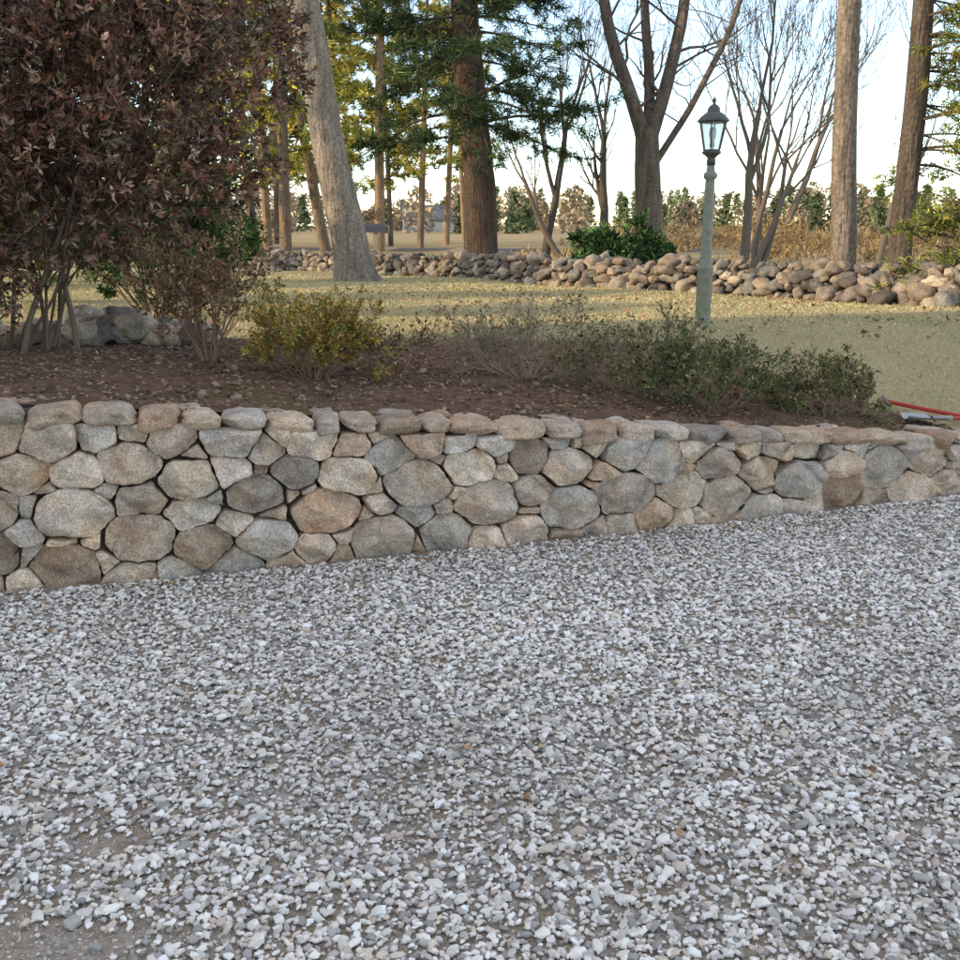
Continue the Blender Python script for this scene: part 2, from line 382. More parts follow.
def leaves(mb,c,d,ln,wd,cols,mat=1,fold=.25,tri=False):
    n=len(c); d=unit(d); s=unit(np.cross(d,rng.normal(size=(n,3)))); nn=np.cross(d,s)
    ln=np.asarray(ln).reshape(-1,1)*np.ones((n,1)); wd=np.asarray(wd).reshape(-1,1)*np.ones((n,1))
    if tri:
        V=np.stack([c-s*wd*.5,c+s*wd*.5,c+d*ln],1)
        mb.add(V.reshape(-1,3),np.arange(n*3).reshape(n,3),np.repeat(cols,3,0),mat,False); return
    V=np.stack([c,c+d*ln*.5+s*wd*.5+nn*wd*fold,c+d*ln-nn*wd*fold*.5,c+d*ln*.5-s*wd*.5+nn*wd*fold],1)
    F=np.arange(n*4).reshape(n,4)
    F2=np.concatenate([F[:,[0,1,2]],F[:,[0,2,3]]])
    mb.add(V.reshape(-1,3),F2,np.repeat(cols,4,0),mat,False)
def whorls(mb,c,d,k,ln,wd,pal,var=.2,mat=1,open_=.9,clumpvar=.25,tri=False):
    n=len(c); cc=np.repeat(c,k,0); dd=np.repeat(unit(d),k,0)+rng.normal(size=(n*k,3))*open_
    col=np.repeat(pick(pal,n,clumpvar),k,0)*(1+rng.normal(0,var,(n*k,1)))
    leaves(mb,cc+rng.normal(size=cc.shape)*ln*.15,dd,ln*rng.uniform(.7,1.25,n*k),wd*rng.uniform(.8,1.2,n*k),np.clip(col,.005,1),mat,tri=tri)

# ---------------------------------------------------------------- trees
def trunk(mb,pts,r0,r1,col,flare=1.35,seed=0,sides=28,n=60):
    pts=np.array(pts,float); cum=np.concatenate([[0],np.cumsum(np.linalg.norm(np.diff(pts,axis=0),axis=1))])
    s=np.linspace(0,1,n)**1.4*cum[-1]; P=np.stack([np.interp(s,cum,pts[:,i]) for i in range(3)],-1)
    for _ in range(3): P[1:-1]=(P[:-2]+P[1:-1]*2+P[2:])/4
    P[:,0]+=.03*np.sin(s*1.1+seed)*np.clip(s,0,1)
    r=np.interp(s,[0,cum[-1]],[r0,r1])*(1+(flare-1)*np.exp(-s/.28))
    th=np.linspace(0,2*np.pi,sides,endpoint=False)
    RR=np.array([[r[i]*(1+.07*mnoise.noise((math.cos(a)*1.5,math.sin(a)*1.5,s[i]*.7+seed))+.045*mnoise.noise((math.cos(a)*6,math.sin(a)*6,s[i]*2.5+seed))+.13*math.exp(-s[i]/.25)*math.sin(a*4+seed)) for a in th] for i in range(n)])
    tube(mb,P,RR,sides,col,0); return P,r
def at_z(P,z): i=int(np.argmin(abs(P[:,2]-z))); return P[i],i
def pinebough(mb,p,d,L_,pal,tuft=.2,nd=14,dens=9,droop=-.06,wdt=.012,barkcol=(.11,.085,.065)):
    d=unit(np.array(d,float)); pts=[np.array(p,float)]
    for i in range(7): d=unit(d+rng.normal(size=3)*.09+np.array([0,0,droop*(1 if i<4 else -.8)])); pts.append(pts[-1]+d*L_/7)
    tube(mb,pts,np.linspace(max(.012*L_,.01),.006,8),4,barkcol,0)
    pts=np.array(pts); C=[];Dd=[]
    for i in range(int(L_*dens*.5)):
        t=rng.uniform(.25,1)*7; k=min(int(t),6); q=pts[k]*(1-(t-k))+pts[k+1]*(t-k); seg=unit(pts[k+1]-pts[k])
        side=np.cross(seg,[0,0,1])*(1 if rng.random()<.5 else -1)
        sd=unit(side+seg*.8+rng.normal(size=3)*.25); sl=L_*.32*(1.15-t/7)*rng.uniform(.5,1.1)+.12
        e=q+sd*sl
        tube(mb,[q,(q+e)/2+np.array([0,0,-.02*sl]),e],[.006,.005,.003],3,barkcol,0)
        m=max(2,int(sl*7))
        for u in np.linspace(.25,1,m): C.append(q+sd*sl*u+rng.normal(size=3)*.05); Dd.append(sd)
    if C: whorls(mb,np.array(C),np.array(Dd),nd,tuft,wdt,pal,.2,1,.75,.3,tri=True)
DARKPINE=[(.045,.075,.038),(.065,.10,.042),(.038,.062,.038),(.10,.125,.05)]
GOLDPINE=[(.42,.37,.085),(.31,.30,.07),(.50,.40,.095),(.20,.22,.06)]
def tree_oak():
    mb=MB(); z0=float(zter(-2.44,20.2))-.1
    P,r=trunk(mb,[(-2.44,20.2,z0),(-2.62,20.2,1.6),(-3.32,20.2,5.65),(-4.4,20.1,12),(-4.9,20,17)],.35,.16,(.25,.21,.17),1.45,2)
    tips=[]
    for z in np.linspace(7.5,16,9):
        q,i=at_z(P,z); a=rng.uniform(0,6.28); branch(mb,q,(math.cos(a),math.sin(a),.5),rng.uniform(2.5,4),.1,4,tips,(.2,.17,.14))
    mb.build('oak_tree',[M_bark,M_leaf])
tree_oak()
def tree_pine_main():
    mb=MB()
    P,r=trunk(mb,[(0.05,27,.35),(0,27,2),(-.4,27,7.2),(-.9,27,13),(-1.1,27,20)],.44,.12,(.085,.06,.047),1.3,5)
    for z in np.concatenate([np.linspace(3.7,8.0,42),np.linspace(8.2,19,20)]):
        q,i=at_z(P,z); a=rng.uniform(0,2*np.pi); L_=rng.uniform(1.8,4.8)*(1 if z<12 else (20.5-z)/8.5)
        pinebough(mb,q,(math.cos(a),math.sin(a)*.8,.12),max(L_,.6),DARKPINE,.27,13,10 if z<8 else 6,-.10,.027)
    mb.build('shade_pine_tree',[M_bark,M_needle])
tree_pine_main()
def tree_maple():
    mb=MB(); tips=[]; c=(.15,.12,.10)
    trunk(mb,[(4.75,29,.3),(4.7,29,2.2),(4.62,29,4.2)],.40,.32,c,1.4,1)
    for pts,r0 in [([(4.6,29,3.6),(4.2,28.8,4.8),(3.4,28.7,6.6),(3.0,28.6,8.5),(2.6,28.4,11)],.22),([(4.66,29,3.9),(5.1,29,5.2),(5.45,29.1,7),(5.5,29.2,9),(5.9,29.2,12)],.21),([(4.64,29,3.9),(4.7,29.3,5.5),(4.4,29.4,7.5),(4.5,29.3,11)],.17),([(4.8,29,3.2),(5.7,28.7,4.6),(6.6,28.5,6.6),(7.2,28.4,9)],.10)]:
        P,r=trunk(mb,pts,r0,.06,c,1.,3,12,26)
        for i in range(6,26,2):
            a=rng.uniform(0,6.28); branch(mb,P[i],(math.cos(a),math.sin(a)*.6,.5),rng.uniform(1.1,2.2),r[i]*.26,3,tips,c,wig=.2,mn=.005,kids=(2,4))
    mb.build('maple_tree',[M_bark])
tree_maple()
def tree_straight():
    mb=MB(); P,r=trunk(mb,[(4.83,13.6,.5),(4.82,13.6,1.6),(4.6,13.6,4.3),(4.3,13.6,10),(4.2,13.6,15)],.165,.07,(.19,.155,.125),1.25,9)
    tips=[]
    for z in np.linspace(5.5,14,9):
        q,i=at_z(P,z); a=rng.uniform(0,6.28); branch(mb,q,(math.cos(a),math.sin(a),.6),rng.uniform(1.5,2.5),.04,3,tips,(.2,.17,.14))
    mb.build('ash_tree',[M_bark])
    mb=MB(); P,r=trunk(mb,[(6.60,16,.4),(6.55,16,2.6),(6.50,16,5),(6.5,16,12),(6.5,16,16)],.18,.07,(.10,.08,.065),1.2,4)
    for z in np.concatenate([np.linspace(2.4,5.6,30),np.linspace(6,15,14)]):
        q,i=at_z(P,z); a=rng.uniform(-1.7,1.0) if z<5.6 else rng.uniform(0,6.28)
        pinebough(mb,q,(math.cos(a),math.sin(a),.1),rng.uniform(1.0,2.2),[(.17,.20,.05),(.26,.25,.06),(.10,.14,.045)],.17,13,12,-.07,.022)
    mb.build('shade_pine_tree',[M_bark,M_needle])
tree_straight()
def bare(name,base,d,L_,r,depth=5,col=(.15,.125,.105),spread=.55,up=.1,kids=(3,4),stems=1):
    mb=MB(); tips=[]; x,y=base; z=float(zter(x,y))-.05
    for s in range(stems):
        dd=np.array(d)+rng.normal(size=3)*(.25 if stems>1 else .02)*np.array([1,1,0])
        branch(mb,(x+rng.normal()*.08*(stems>1),y,z),dd,L_*rng.uniform(.85,1.1),r,depth,tips,col,up=up,wig=.09,kids=kids,spread=spread,shrink=.6,mn=.006)
    mb.build(name,[M_twig])
bare('bare_sapling_tree',(7.75,30),(-.05,0,1),4.6,.15,5)
bare('bare_sapling_tree',(6.4,24),(.25,0,1),3.2,.08,4,stems=3)
bare('bare_sapling_tree',(4.8,40),(0,0,1),5.2,.2,4,col=(.09,.075,.065))
bare('bare_sapling_tree',(2.3,36),(.05,0,1),4.5,.16,4,col=(.09,.075,.065))
bare('bare_sapling_tree',(2.9,36),(-.6,0,.9),3.6,.12,4,col=(.16,.13,.1))
bare('bare_sapling_tree',(10.5,27),(.1,0,1),3.8,.1,4)
bare('bare_sapling_tree',(9.4,34),(-.1,0,1),4.4,.12,5)
bare('bare_sapling_tree',(11.5,40),(.1,0,1),5.5,.16,4)

def woodland():
    mb=MB()
    spec=[(-14,52),(-12,45),(-10.3,50),(-9,41),(-7.6,56),(-6.6,44),(-5.2,60),(-4.6,47),(-3.2,55),(-2.1,64),(-16,60),(-13,66),(-19,55),(-9.3,70),(-1.2,80),(-7.2,38),(-11,37),(-8.4,62),(-24,50),(-28,60),(-15,80)]
    for k,(x,y) in enumerate(spec):
        H=rng.uniform(14,19); lean=rng.uniform(-.05,.05) if k!=5 else -.15; r0=rng.uniform(.13,.26)
        c=np.array([(.26,.185,.12),(.19,.14,.1),(.12,.095,.08)][rng.integers(0,3)])
        tube(mb,[(x,y,.3),(x+lean*H*.5,y,H*.5),(x+lean*H,y,H)],[r0,r0*.7,.05],8,c,0)
        C=[];Dd=[]
        for z in np.linspace(rng.uniform(3,5.5),H,28):
            a=rng.uniform(0,6.28); L_=rng.uniform(1.3,3.2)*(1.15-z/H*.7); d=np.array([math.cos(a),math.sin(a),.15])
            p=np.array([x+lean*z,y,z]); tube(mb,[p,p+d*L_*.5,p+d*L_],[.04,.03,.012],3,c*.8,0)
            for u in np.linspace(.3,1,7):
                for j in range(3): C.append(p+d*L_*u+rng.normal(size=3)*np.array([.3,.3,.12])); Dd.append(d)
        whorls(mb,np.array(C),np.array(Dd),8,.40,.11,GOLDPINE,.2,1,.8,.35,tri=True)
    mb.build('pine_woodland',[M_bark,M_needle])
woodland()
def treeline():
    mb=MB(); n=620
    xs_=rng.uniform(-260,330,n); ys_=rng.uniform(140,320,n); C=[];col=[];
    for x,y in zip(xs_,ys_):
        hn=mnoise.noise((x*.02,y*.004,3))
        H=rng.uniform(4,8)*(y/220)*(1.5 if x<-30 else 1)*(1.15+.9*hn); con=rng.random()<.5+.6*hn
        base=np.array([.14,.17,.09]) if con else np.array([.30,.24,.165]); base=base*rng.uniform(.75,1.25)
        m=230; t=rng.random(m)**.8; rr=(H*(.26 if con else .42))*(1-t*.85 if con else np.sqrt(np.clip(1-(t*1.6-.6)**2,.05,1)))
        a=rng.uniform(0,6.28,m); q=rng.random(m)**.5
        C.append(np.stack([x+rr*q*np.cos(a),y+rr*q*np.sin(a),.4+H*(.0+.95*t)],-1)); col.append(base*(1+rng.normal(0,.2,(m,1))))
    C=np.concatenate(C);col=np.clip(np.concatenate(col),.01,1)
    leaves(mb,C,rng.normal(size=C.shape),rng.uniform(.7,1.3,len(C)),rng.uniform(.4,.8,len(C)),col,0,tri=True)
    mb.build('distant_tree_line',[M_needle])
    mb=MB(); C=[];D=[]
    for k in range(95):
        y=rng.uniform(34,95); x=rng.uniform(.10*y,.75*y)
        h=rng.uniform(.5,1.6); m=90; a=rng.uniform(0,6.28,m); q=rng.random(m)**.5*rng.uniform(.6,1.4)
        C.append(np.stack([x+q*np.cos(a)*1.3,y+q*np.sin(a),.42+h*rng.random(m)**1.2*(1.1-q*.5)],-1)); D.append(np.stack([rng.normal(0,.7,m),rng.normal(0,.7,m),np.full(m,.9)],-1))
    C=np.concatenate(C);D=np.concatenate(D)
    whorls(mb,C,D,3,.40,.05,[(.40,.26,.12),(.30,.21,.11),(.23,.175,.095),(.44,.31,.17)],.2,0,.5,.2,tri=True)
    n=9000; x=rng.uniform(-6,50,n); y=rng.uniform(31,75,n)
    dn=np.array([mnoise.noise((a*.16,b_*.16,2)) for a,b_ in zip(x,y)]); k=(dn>-.1)&(x>(y-30)*.12); x,y,dn=x[k],y[k],dn[k]; n=len(x)
    leaves(mb,np.stack([x,y,zter(x,y)],-1),np.stack([rng.normal(0,.4,n),rng.normal(0,.4,n),np.ones(n)],-1),rng.uniform(.15,.5,n),.10,pick([(.42,.30,.17),(.34,.25,.14)],n,.2),0,tri=True)
    mb.build('dry_brush',[M_grass])
treeline()

# ---------------------------------------------------------------- shrubs
def shrub(name,base,dims,stems,depth,leafpal,k,ln,wd,L_,r,barkcol=(.16,.12,.095),zoff=0,up=.04,wig=.16,spread=.6,open_=.9,mat=None,ld=0,kids=(3,4),frac=1.):
    mb=MB(); x,y=base; z=float(zter(x,y))+zoff; tips=[]
    for s in range(stems):
        a=rng.uniform(0,6.28); o=rng.uniform(.2,1)
        d=np.array([math.cos(a)*o*dims[0],math.sin(a)*o*dims[1],dims[2]])
        branch(mb,(x+math.cos(a)*.12*dims[0]*o,y+math.sin(a)*.12*dims[1]*o,z),d,L_*rng.uniform(.6,1.15),r*rng.uniform(.6,1.1),depth,tips,barkcol,up=up,wig=wig,kids=kids,spread=spread,shrink=.62,mn=.0015)
    T=[t for t in tips if t[2]<=ld and rng.random()<frac]
    C=np.array([t[0] for t in T]); D=np.array([t[1] for t in T])
    if k: whorls(mb,C,D,k,ln,wd,leafpal,.22,1,open_,.3)
    return mb.build(name,[M_twig,mat or M_leaf])
MAROON=[(.19,.085,.055),(.23,.11,.065),(.14,.07,.05),(.28,.17,.11),(.14,.11,.055),(.20,.10,.06),(.38,.25,.19)]
def bigshrub():
    mb=MB(); tips=[]; bc=(.22,.165,.125)
    for s in range(14):
        bx=rng.uniform(-3.5,-2.55) ; by=rng.uniform(6.1,6.7)
        tgt=np.array([rng.uniform(-4.0,-1.35),rng.uniform(5.8,7.3),3.0]); p=np.array([bx,by,float(zter(bx,by))-.03])
        branch(mb,p,tgt-p,rng.uniform(.9,1.3),rng.uniform(.010,.022),4,tips,bc,up=.04,wig=.15,kids=(3,4),spread=.55,shrink=.66,mn=.0018)
    def inside(c):
        a=((c[:,0]+2.75)/1.75)**2+((c[:,1]-6.45)/1.15)**2+((c[:,2]-2.5)/1.25)**2<1
        b_=((c[:,0]+3.3)/.75)**2+((c[:,1]-6.2)/.8)**2+((c[:,2]-1.5)/.65)**2<1
        return a|b_
    T=[t for t in tips if t[2]<=1]; C=np.array([t[0] for t in T]); D=np.array([t[1] for t in T])
    k=inside(C); C,D=C[k],D[k]
    n=7500; q=rng.normal(size=(n*2,3)); q=unit(q)*rng.uniform(.35,1.0,(n*2,1))**.6
    c2=q*np.array([1.74,1.12,1.25])+np.array([-2.75,6.45,2.52])
    nn=np.array([mnoise.noise(Vector(p_)*2.4) for p_ in c2]); c2=c2[nn>-.16][:n]; d2=unit(c2-np.array([-2.8,6.4,1.6])+rng.normal(size=c2.shape)*.4)
    n3=1100; q=unit(rng.normal(size=(n3,3)))*rng.uniform(.3,1,(n3,1)); c3=q*np.array([.75,.75,.65])+np.array([-3.3,6.1,1.5]); d3=unit(q+rng.normal(size=q.shape)*.5)
    for cc,dd in zip(np.concatenate([c2,c3])[::3],np.concatenate([d2,d3])[::3]):
        tube(mb,[cc-dd*.16+rng.normal(size=3)*.02,cc-dd*.07,cc],[.003,.0025,.0015],3,bc,0)
    C=np.concatenate([C,c2,c3]); D=np.concatenate([D,d2,d3])
    if len(C)>12000:
        i=rng.permutation(len(C))[:12000]; C,D=C[i],D[i]
    whorls(mb,C,D,6,.056,.022,MAROON,.28,1,.8,.38)
    mb.build('maroon_leaved_shrub',[M_twig,M_gleaf])
bigshrub()
GREEN=[(.14,.17,.075),(.18,.21,.09),(.11,.135,.06),(.25,.24,.11)]
YELG=[(.38,.30,.07),(.44,.32,.08),(.26,.25,.07),(.44,.25,.07),(.22,.22,.07)]
OLIVE=[(.22,.21,.09),(.17,.18,.07),(.30,.25,.12),(.32,.24,.13)]
shrub('leggy_shrub',(-1.62,6.0),(.38,.3,1),15,3,[(.24,.13,.08),(.28,.17,.11),(.16,.14,.065)],2,.045,.016,.38,.009,barkcol=(.30,.19,.14),spread=.45,up=.02,frac=.7)
shrub('yellow_green_shrub',(-.98,5.75),(.95,.6,.9),24,3,YELG,4,.030,.010,.25,.005,barkcol=(.30,.19,.12),ld=0)
shrub('twiggy_shrub',(-.55,5.9),(.7,.5,.7),9,3,MAROON,1,.03,.012,.19,.005,barkcol=(.3,.21,.16))
shrub('twiggy_shrub',(.3,6.3),(1.3,.5,.7),20,3,OLIVE,1,.03,.01,.27,.005,barkcol=(.40,.32,.25),kids=(3,5),frac=.5)
shrub('azalea_shrub',(.92,6.2),(1.5,.6,.75),18,3,GREEN+OLIVE,2,.034,.012,.27,.005,barkcol=(.34,.26,.19),frac=.8)
shrub('azalea_shrub',(1.42,6.05),(1.2,.6,.6),18,3,GREEN,3,.034,.012,.25,.005,barkcol=(.32,.24,.18))
shrub('azalea_shrub',(2.2,6.25),(1.1,.6,.6),20,3,OLIVE+GREEN,3,.032,.012,.22,.005,barkcol=(.32,.24,.18))
shrub('rhododendron_bush',(2.7,19.2),(1.8,.8,.6),28,3,[(.08,.14,.055),(.11,.18,.065),(.055,.10,.05)],7,.15,.05,.52,.02,ld=1)
shrub('evergreen_bush',(-3.1,9.6),(.9,.7,1),22,3,[(.07,.13,.045),(.10,.16,.05),(.055,.10,.04)],8,.07,.02,.7,.016,ld=1)
shrub('evergreen_bush',(-6.2,12),(.9,.7,1),26,3,[(.10,.15,.04),(.16,.20,.055)],8,.12,.035,1.0,.02,ld=1)
shrub('evergreen_bush',(-9,17),(.9,.7,1),26,3,[(.16,.18,.045),(.24,.25,.06)],8,.16,.045,1.5,.02,ld=1)
def yew():
    mb=MB()
    for i in range(75):
        a=rng.uniform(0,6.28); z=rng.uniform(.1,1.0); p=np.array([6.0+.1*rng.normal(),12.6,.75+z*1.05])
        pinebough(mb,p,(math.cos(a),math.sin(a)*.8,.35),rng.uniform(.5,1.1)*(1.2-z*.5),[(.20,.23,.06),(.29,.28,.07),(.13,.165,.05)],.09,9,22,-.03,.016)
    tube(mb,[(6.0,12.6,.6),(6.0,12.6,1.9)],[.06,.02],8,(.15,.11,.08),0)
    mb.build('yew_bush',[M_bark,M_needle])
yew()

# ---------------------------------------------------------------- lawn grass, mulch, leaves
def grass():
    mb=MB(); n=130000
    y=6+ (rng.random(n)**1.35)*17; x=rng.uniform(-1,1,n)*(.56*y)+0.3
    e=bededge(x)+.12*np.sin(x*9)+rng.normal(0,.07,n); k=(y>e)&(y>wy(x)+.5); x,y=x[k],y[k]; n=len(x)
    nv=np.array([mnoise.noise((a*.8,b_*.8,1)) for a,b_ in zip(x,y)])
    h=rng.uniform(.010,.030,n)*(1+y/40)
    d=np.stack([rng.normal(0,1.0,n),rng.normal(0,1.0,n),np.ones(n)],-1)
    base=pick([(.58,.48,.27),(.66,.54,.33),(.46,.41,.20),(.33,.34,.14),(.70,.58,.37)],n,.15)
    base=base*(1-.35*np.clip(nv[:,None],0,1)*np.array([1,.55,1.]))
    leaves(mb,np.stack([x,y,zter(x,y)],-1),d,h,.007*(y/8),np.clip(base,.02,1),0,tri=True)
    mb.build('lawn_grass',[M_grass])
    mb=MB(); n=17000; x=rng.uniform(-5,4,n); y=rng.uniform(4,8,n); k=(y>wy(x)+.3)&(y<bededge(x)+.05); x,y=x[k],y[k]; n=len(x)
    z=zter(x,y)+.004
    scatter(mb,P_clod,IF1,np.stack([x,y,z],-1),np.clip(rng.lognormal(math.log(.008),.5,n),.004,.03),np.stack([rng.uniform(1,1.5,n),np.ones(n),rng.uniform(.5,.9,n)],-1),pick([(.18,.112,.077),(.24,.165,.115),(.135,.084,.058),(.30,.215,.15)],n,.2),flat=.5)
    n=9000; x=rng.uniform(-5,4,n); y=rng.uniform(4,8,n); k=(y>wy(x)+.15)&(y<bededge(x)+.2); x,y=x[k],y[k]; n=len(x)
    leaves(mb,np.stack([x,y,zter(x,y)+.012],-1),np.stack([rng.normal(size=n),rng.normal(size=n),rng.normal(0,.15,n)],-1),rng.uniform(.02,.06,n),rng.uniform(.003,.014,n),pick([(.34,.22,.14),(.24,.155,.10),(.42,.31,.21),(.17,.115,.08)],n,.2),1)
    mb.build('bark_mulch',[M_dark,M_leaf])
    mb=MB(); n=150; x=rng.uniform(-4,4.5,n); y=rng.uniform(1.4,6,n); k=(y<wy(x)-.05); x,y=x[k],y[k]; n=len(x)
    leaves(mb,np.stack([x,y,np.full(n,.022)],-1),np.stack([rng.normal(size=n),rng.normal(size=n),rng.normal(0,.2,n)],-1),rng.uniform(.02,.045,n),rng.uniform(.012,.028,n),pick([(.42,.24,.13),(.30,.18,.11),(.46,.33,.2)],n,.2),0)
    n=260; x=rng.uniform(-4,4.5,n); y=wy(x)-.1-rng.exponential(.05,n)
    leaves(mb,np.stack([x,y,np.full(n,.018)],-1),np.stack([rng.normal(size=n),rng.normal(size=n),rng.normal(0,.25,n)],-1),rng.uniform(.02,.05,n),rng.uniform(.008,.022,n),pick([(.36,.22,.13),(.24,.15,.1),(.42,.30,.19)],n,.2),0)
    n=1300; x=rng.uniform(-4,7,n); y=rng.uniform(7,16,n); k=y>bededge(x); x,y=x[k],y[k]; n=len(x)
    leaves(mb,np.stack([x,y,zter(x,y)+.03],-1),np.stack([rng.normal(size=n),rng.normal(size=n),rng.normal(0,.2,n)],-1),rng.uniform(.03,.07,n),rng.uniform(.02,.05,n),pick([(.34,.2,.11),(.28,.18,.11)],n,.2),0)
    mb.build('fallen_leaves',[M_leaf])
grass()

# ---------------------------------------------------------------- lamp post
def lamp():
    X,Y=1.84,8.34; Zb=float(zter(X,Y))
    root=bpy.data.objects.new('lamp_post',None); scene.collection.objects.link(root); root.location=(X,Y,0)
    pc=(.235,.245,.19)
    mb=MB()
    def lathe(prof,sides,col,mat=0,m=mb,rot=0):
        th=np.linspace(0,2*np.pi,sides,endpoint=False)+rot
        V=np.stack([np.stack([np.cos(th)*r,np.sin(th)*r,np.full(sides,z)],-1) for r,z in prof]).reshape(-1,3)
        n=len(prof); i=np.arange(n-1)[:,None]*sides;k=np.arange(sides)[None];k2=(k+1)%sides
        m.add(V,np.stack([i+k,i+k2,i+sides+k2,i+sides+k],-1).reshape(-1,4),col,mat,sides>10)
    lathe([(.062,Zb-.1),(.062,1.24),(.066,1.25),(.066,1.27),(.058,1.285),(.046,1.33),(.044,1.36),(.038,1.93),(.036,1.95),(.052,1.965),(.056,1.985),(.052,2.0),(.036,2.012),(.030,2.05),(.028,2.08)],24,pc)
    mb.build('post',[M_paint],root)
    mb=MB(); mc=(.10,.105,.095)
    lathe([(0,2.06),(.034,2.06),(.036,2.10),(.03,2.115),(.05,2.135),(.072,2.15),(.076,2.165),(.066,2.172),(0,2.173)],20,mc,0,mb)
    n=6; a=np.arange(n)*math.pi/3+.2; b0,b1=2.17,2.388; r0,r1=.066,.112
    for t in a:
        tube(mb,[(r0*math.cos(t),r0*math.sin(t),b0),(r1*math.cos(t),r1*math.sin(t),b1)],[.006,.006],6,mc)
    for r_,z_ in ((r0,b0+.004),(r1,b1)):
        for i in range(n):
            p=(r_*math.cos(a[i]),r_*math.sin(a[i]),z_);q=(r_*math.cos(a[i-1]),r_*math.sin(a[i-1]),z_); tube(mb,[p,q],[.007,.007],6,mc)
    lathe([(.112,2.385),(.126,2.39),(.124,2.402),(.098,2.43),(.066,2.455),(.05,2.462),(.052,2.47),(.045,2.495),(.03,2.512),(.014,2.52),(.010,2.53),(.017,2.543),(.014,2.556),(.004,2.574),(0,2.576)],12,mc,0,mb,.2)
    lathe([(0,2.2),(.02,2.2),(.018,2.25),(.026,2.28),(.03,2.31),(.022,2.345),(0,2.35)],14,(.75,.74,.7),0,mb)
    m=attrmat('lantern_metal',20,.2,.45,.1,60); m.node_tree.nodes['Principled BSDF'].inputs['Metallic'].default_value=.3
    mb.build('lantern',[m],root)
    mb=MB()
    for i in range(n):
        s=.98
        V=[(r0*s*math.cos(a[i]),r0*s*math.sin(a[i]),b0+.002),(r0*s*math.cos(a[i-1]),r0*s*math.sin(a[i-1]),b0+.002),(r1*s*math.cos(a[i-1]),r1*s*math.sin(a[i-1]),b1),(r1*s*math.cos(a[i]),r1*s*math.sin(a[i]),b1)]
        mb.add(V,[[0,1,2,3]],(1,1,1),0,False)
    g,nt_,b_=newmat('lantern_glass'); tr=N(nt_,'ShaderNodeBsdfTransparent'); tr.inputs[0].default_value=(.9,.92,.93,1); mx=N(nt_,'ShaderNodeMixShader'); mx.inputs[0].default_value=.35
    b_.inputs['Base Color'].default_value=(.8,.8,.78,1); b_.inputs['Roughness'].default_value=.15
    nt_.links.new(tr.outputs[0],mx.inputs[1]); nt_.links.new(b_.outputs[0],mx.inputs[2]); nt_.links.new(mx.outputs[0],nt_.nodes['Material Output'].inputs[0])
    mb.build('glass',[g],root)
lamp()

# ---------------------------------------------------------------- small things
def box(mb,x0,x1,y0,y1,z0,z1,col,mat=0):
    V=[(x0,y0,z0),(x1,y0,z0),(x1,y1,z0),(x0,y1,z0),(x0,y0,z1),(x1,y0,z1),(x1,y1,z1),(x0,y1,z1)]
    mb.add(V,[[0,3,2,1],[4,5,6,7],[0,1,5,4],[1,2,6,5],[2,3,7,6],[3,0,4,7]],col,mat,False)
def tools():
    for (a,b_,c,nm) in [((2.72,6.62),(3.75,6.35),(.42,.045,.03),'garden_rake'),((2.95,6.35),(3.9,6.75),(.42,.05,.035),'garden_shovel')]:
        mb=MB(); z=lambda p: float(zter(p[0],p[1]))+.045
        P=[np.array([a[0]+(b_[0]-a[0])*t,a[1]+(b_[1]-a[1])*t,z((a[0]+(b_[0]-a[0])*t,a[1]+(b_[1]-a[1])*t))]) for t in np.linspace(0,1,6)]
        tube(mb,P,[.014]*6,10,c)
        d=unit(P[0]-P[1]); s=unit(np.cross(d,[0,0,1])); h=P[0]
        if nm=='garden_rake':
            tube(mb,[h-s*.18,h+s*.18],[.01,.01],8,(.12,.12,.12))
            for t in np.linspace(-.17,.17,12): tube(mb,[h+s*t,h+s*t+d*.03-np.array([0,0,.02]),h+s*t+d*.035-np.array([0,0,.06])],[.004,.004,.002],5,(.12,.12,.12))
        else:
            V=[];F=[]
            for i,t in enumerate(np.linspace(0,.28,7)):
                w=.105*(1 if t<.17 else math.sqrt(max(0,1-((t-.17)/.115)**2)))+.003
                for j,u in enumerate(np.linspace(-1,1,7)): V.append(h+d*t+s*w*u+np.array([0,0,.025*u*u-.01]))
            for i in range(6):
                for j in range(6): F.append([i*7+j,i*7+j+1,i*7+8+j,i*7+7+j])
            mb.add(V,F,(.35,.35,.36)); tube(mb,[h-d*.12,h+d*.05],[.02,.012],8,(.3,.3,.3))
        mb.build(nm,[M_plain])
    mb=MB(); x,y=-2.95,29; z=.4
    box(mb,x-.05,x+.05,y-.05,y+.05,z,z+1.0,(.3,.26,.2))
    pr=[(-.12,0),(-.12,.14)]+[(-.12*math.cos(t),.14+.1*math.sin(t)) for t in np.linspace(.2,2.94,8)]+[(.12,.14),(.12,0)]
    V=[(x-.3,y+u,z+1.003+w) for u,w in pr]+[(x+.3,y+u,z+1.003+w) for u,w in pr]; k=len(pr)
    mb.add(V,[[i,(i+1)%k,k+(i+1)%k,k+i] for i in range(k)],(.06,.07,.10),0,False)
    mb.add(V[:k],[list(range(k))],(.55,.6,.68),0,False); mb.add(V[k:],[list(range(k))],(.05,.05,.07),0,False)
    mb.build('mailbox',[M_plain])
    mb=MB(); V=[];F=[]
    for i,x in enumerate(np.linspace(-120,120,30)):
        yy=48+x*-.12; V+=[(x,yy,.426),(x,yy+6,.426)]
    for i in range(29): F.append([2*i,2*i+2,2*i+3,2*i+1])
    mb.add(V,F,(.09,.085,.085)); mb.build('road',[attrmat('asphalt',3,.15,.9,.2,80)])
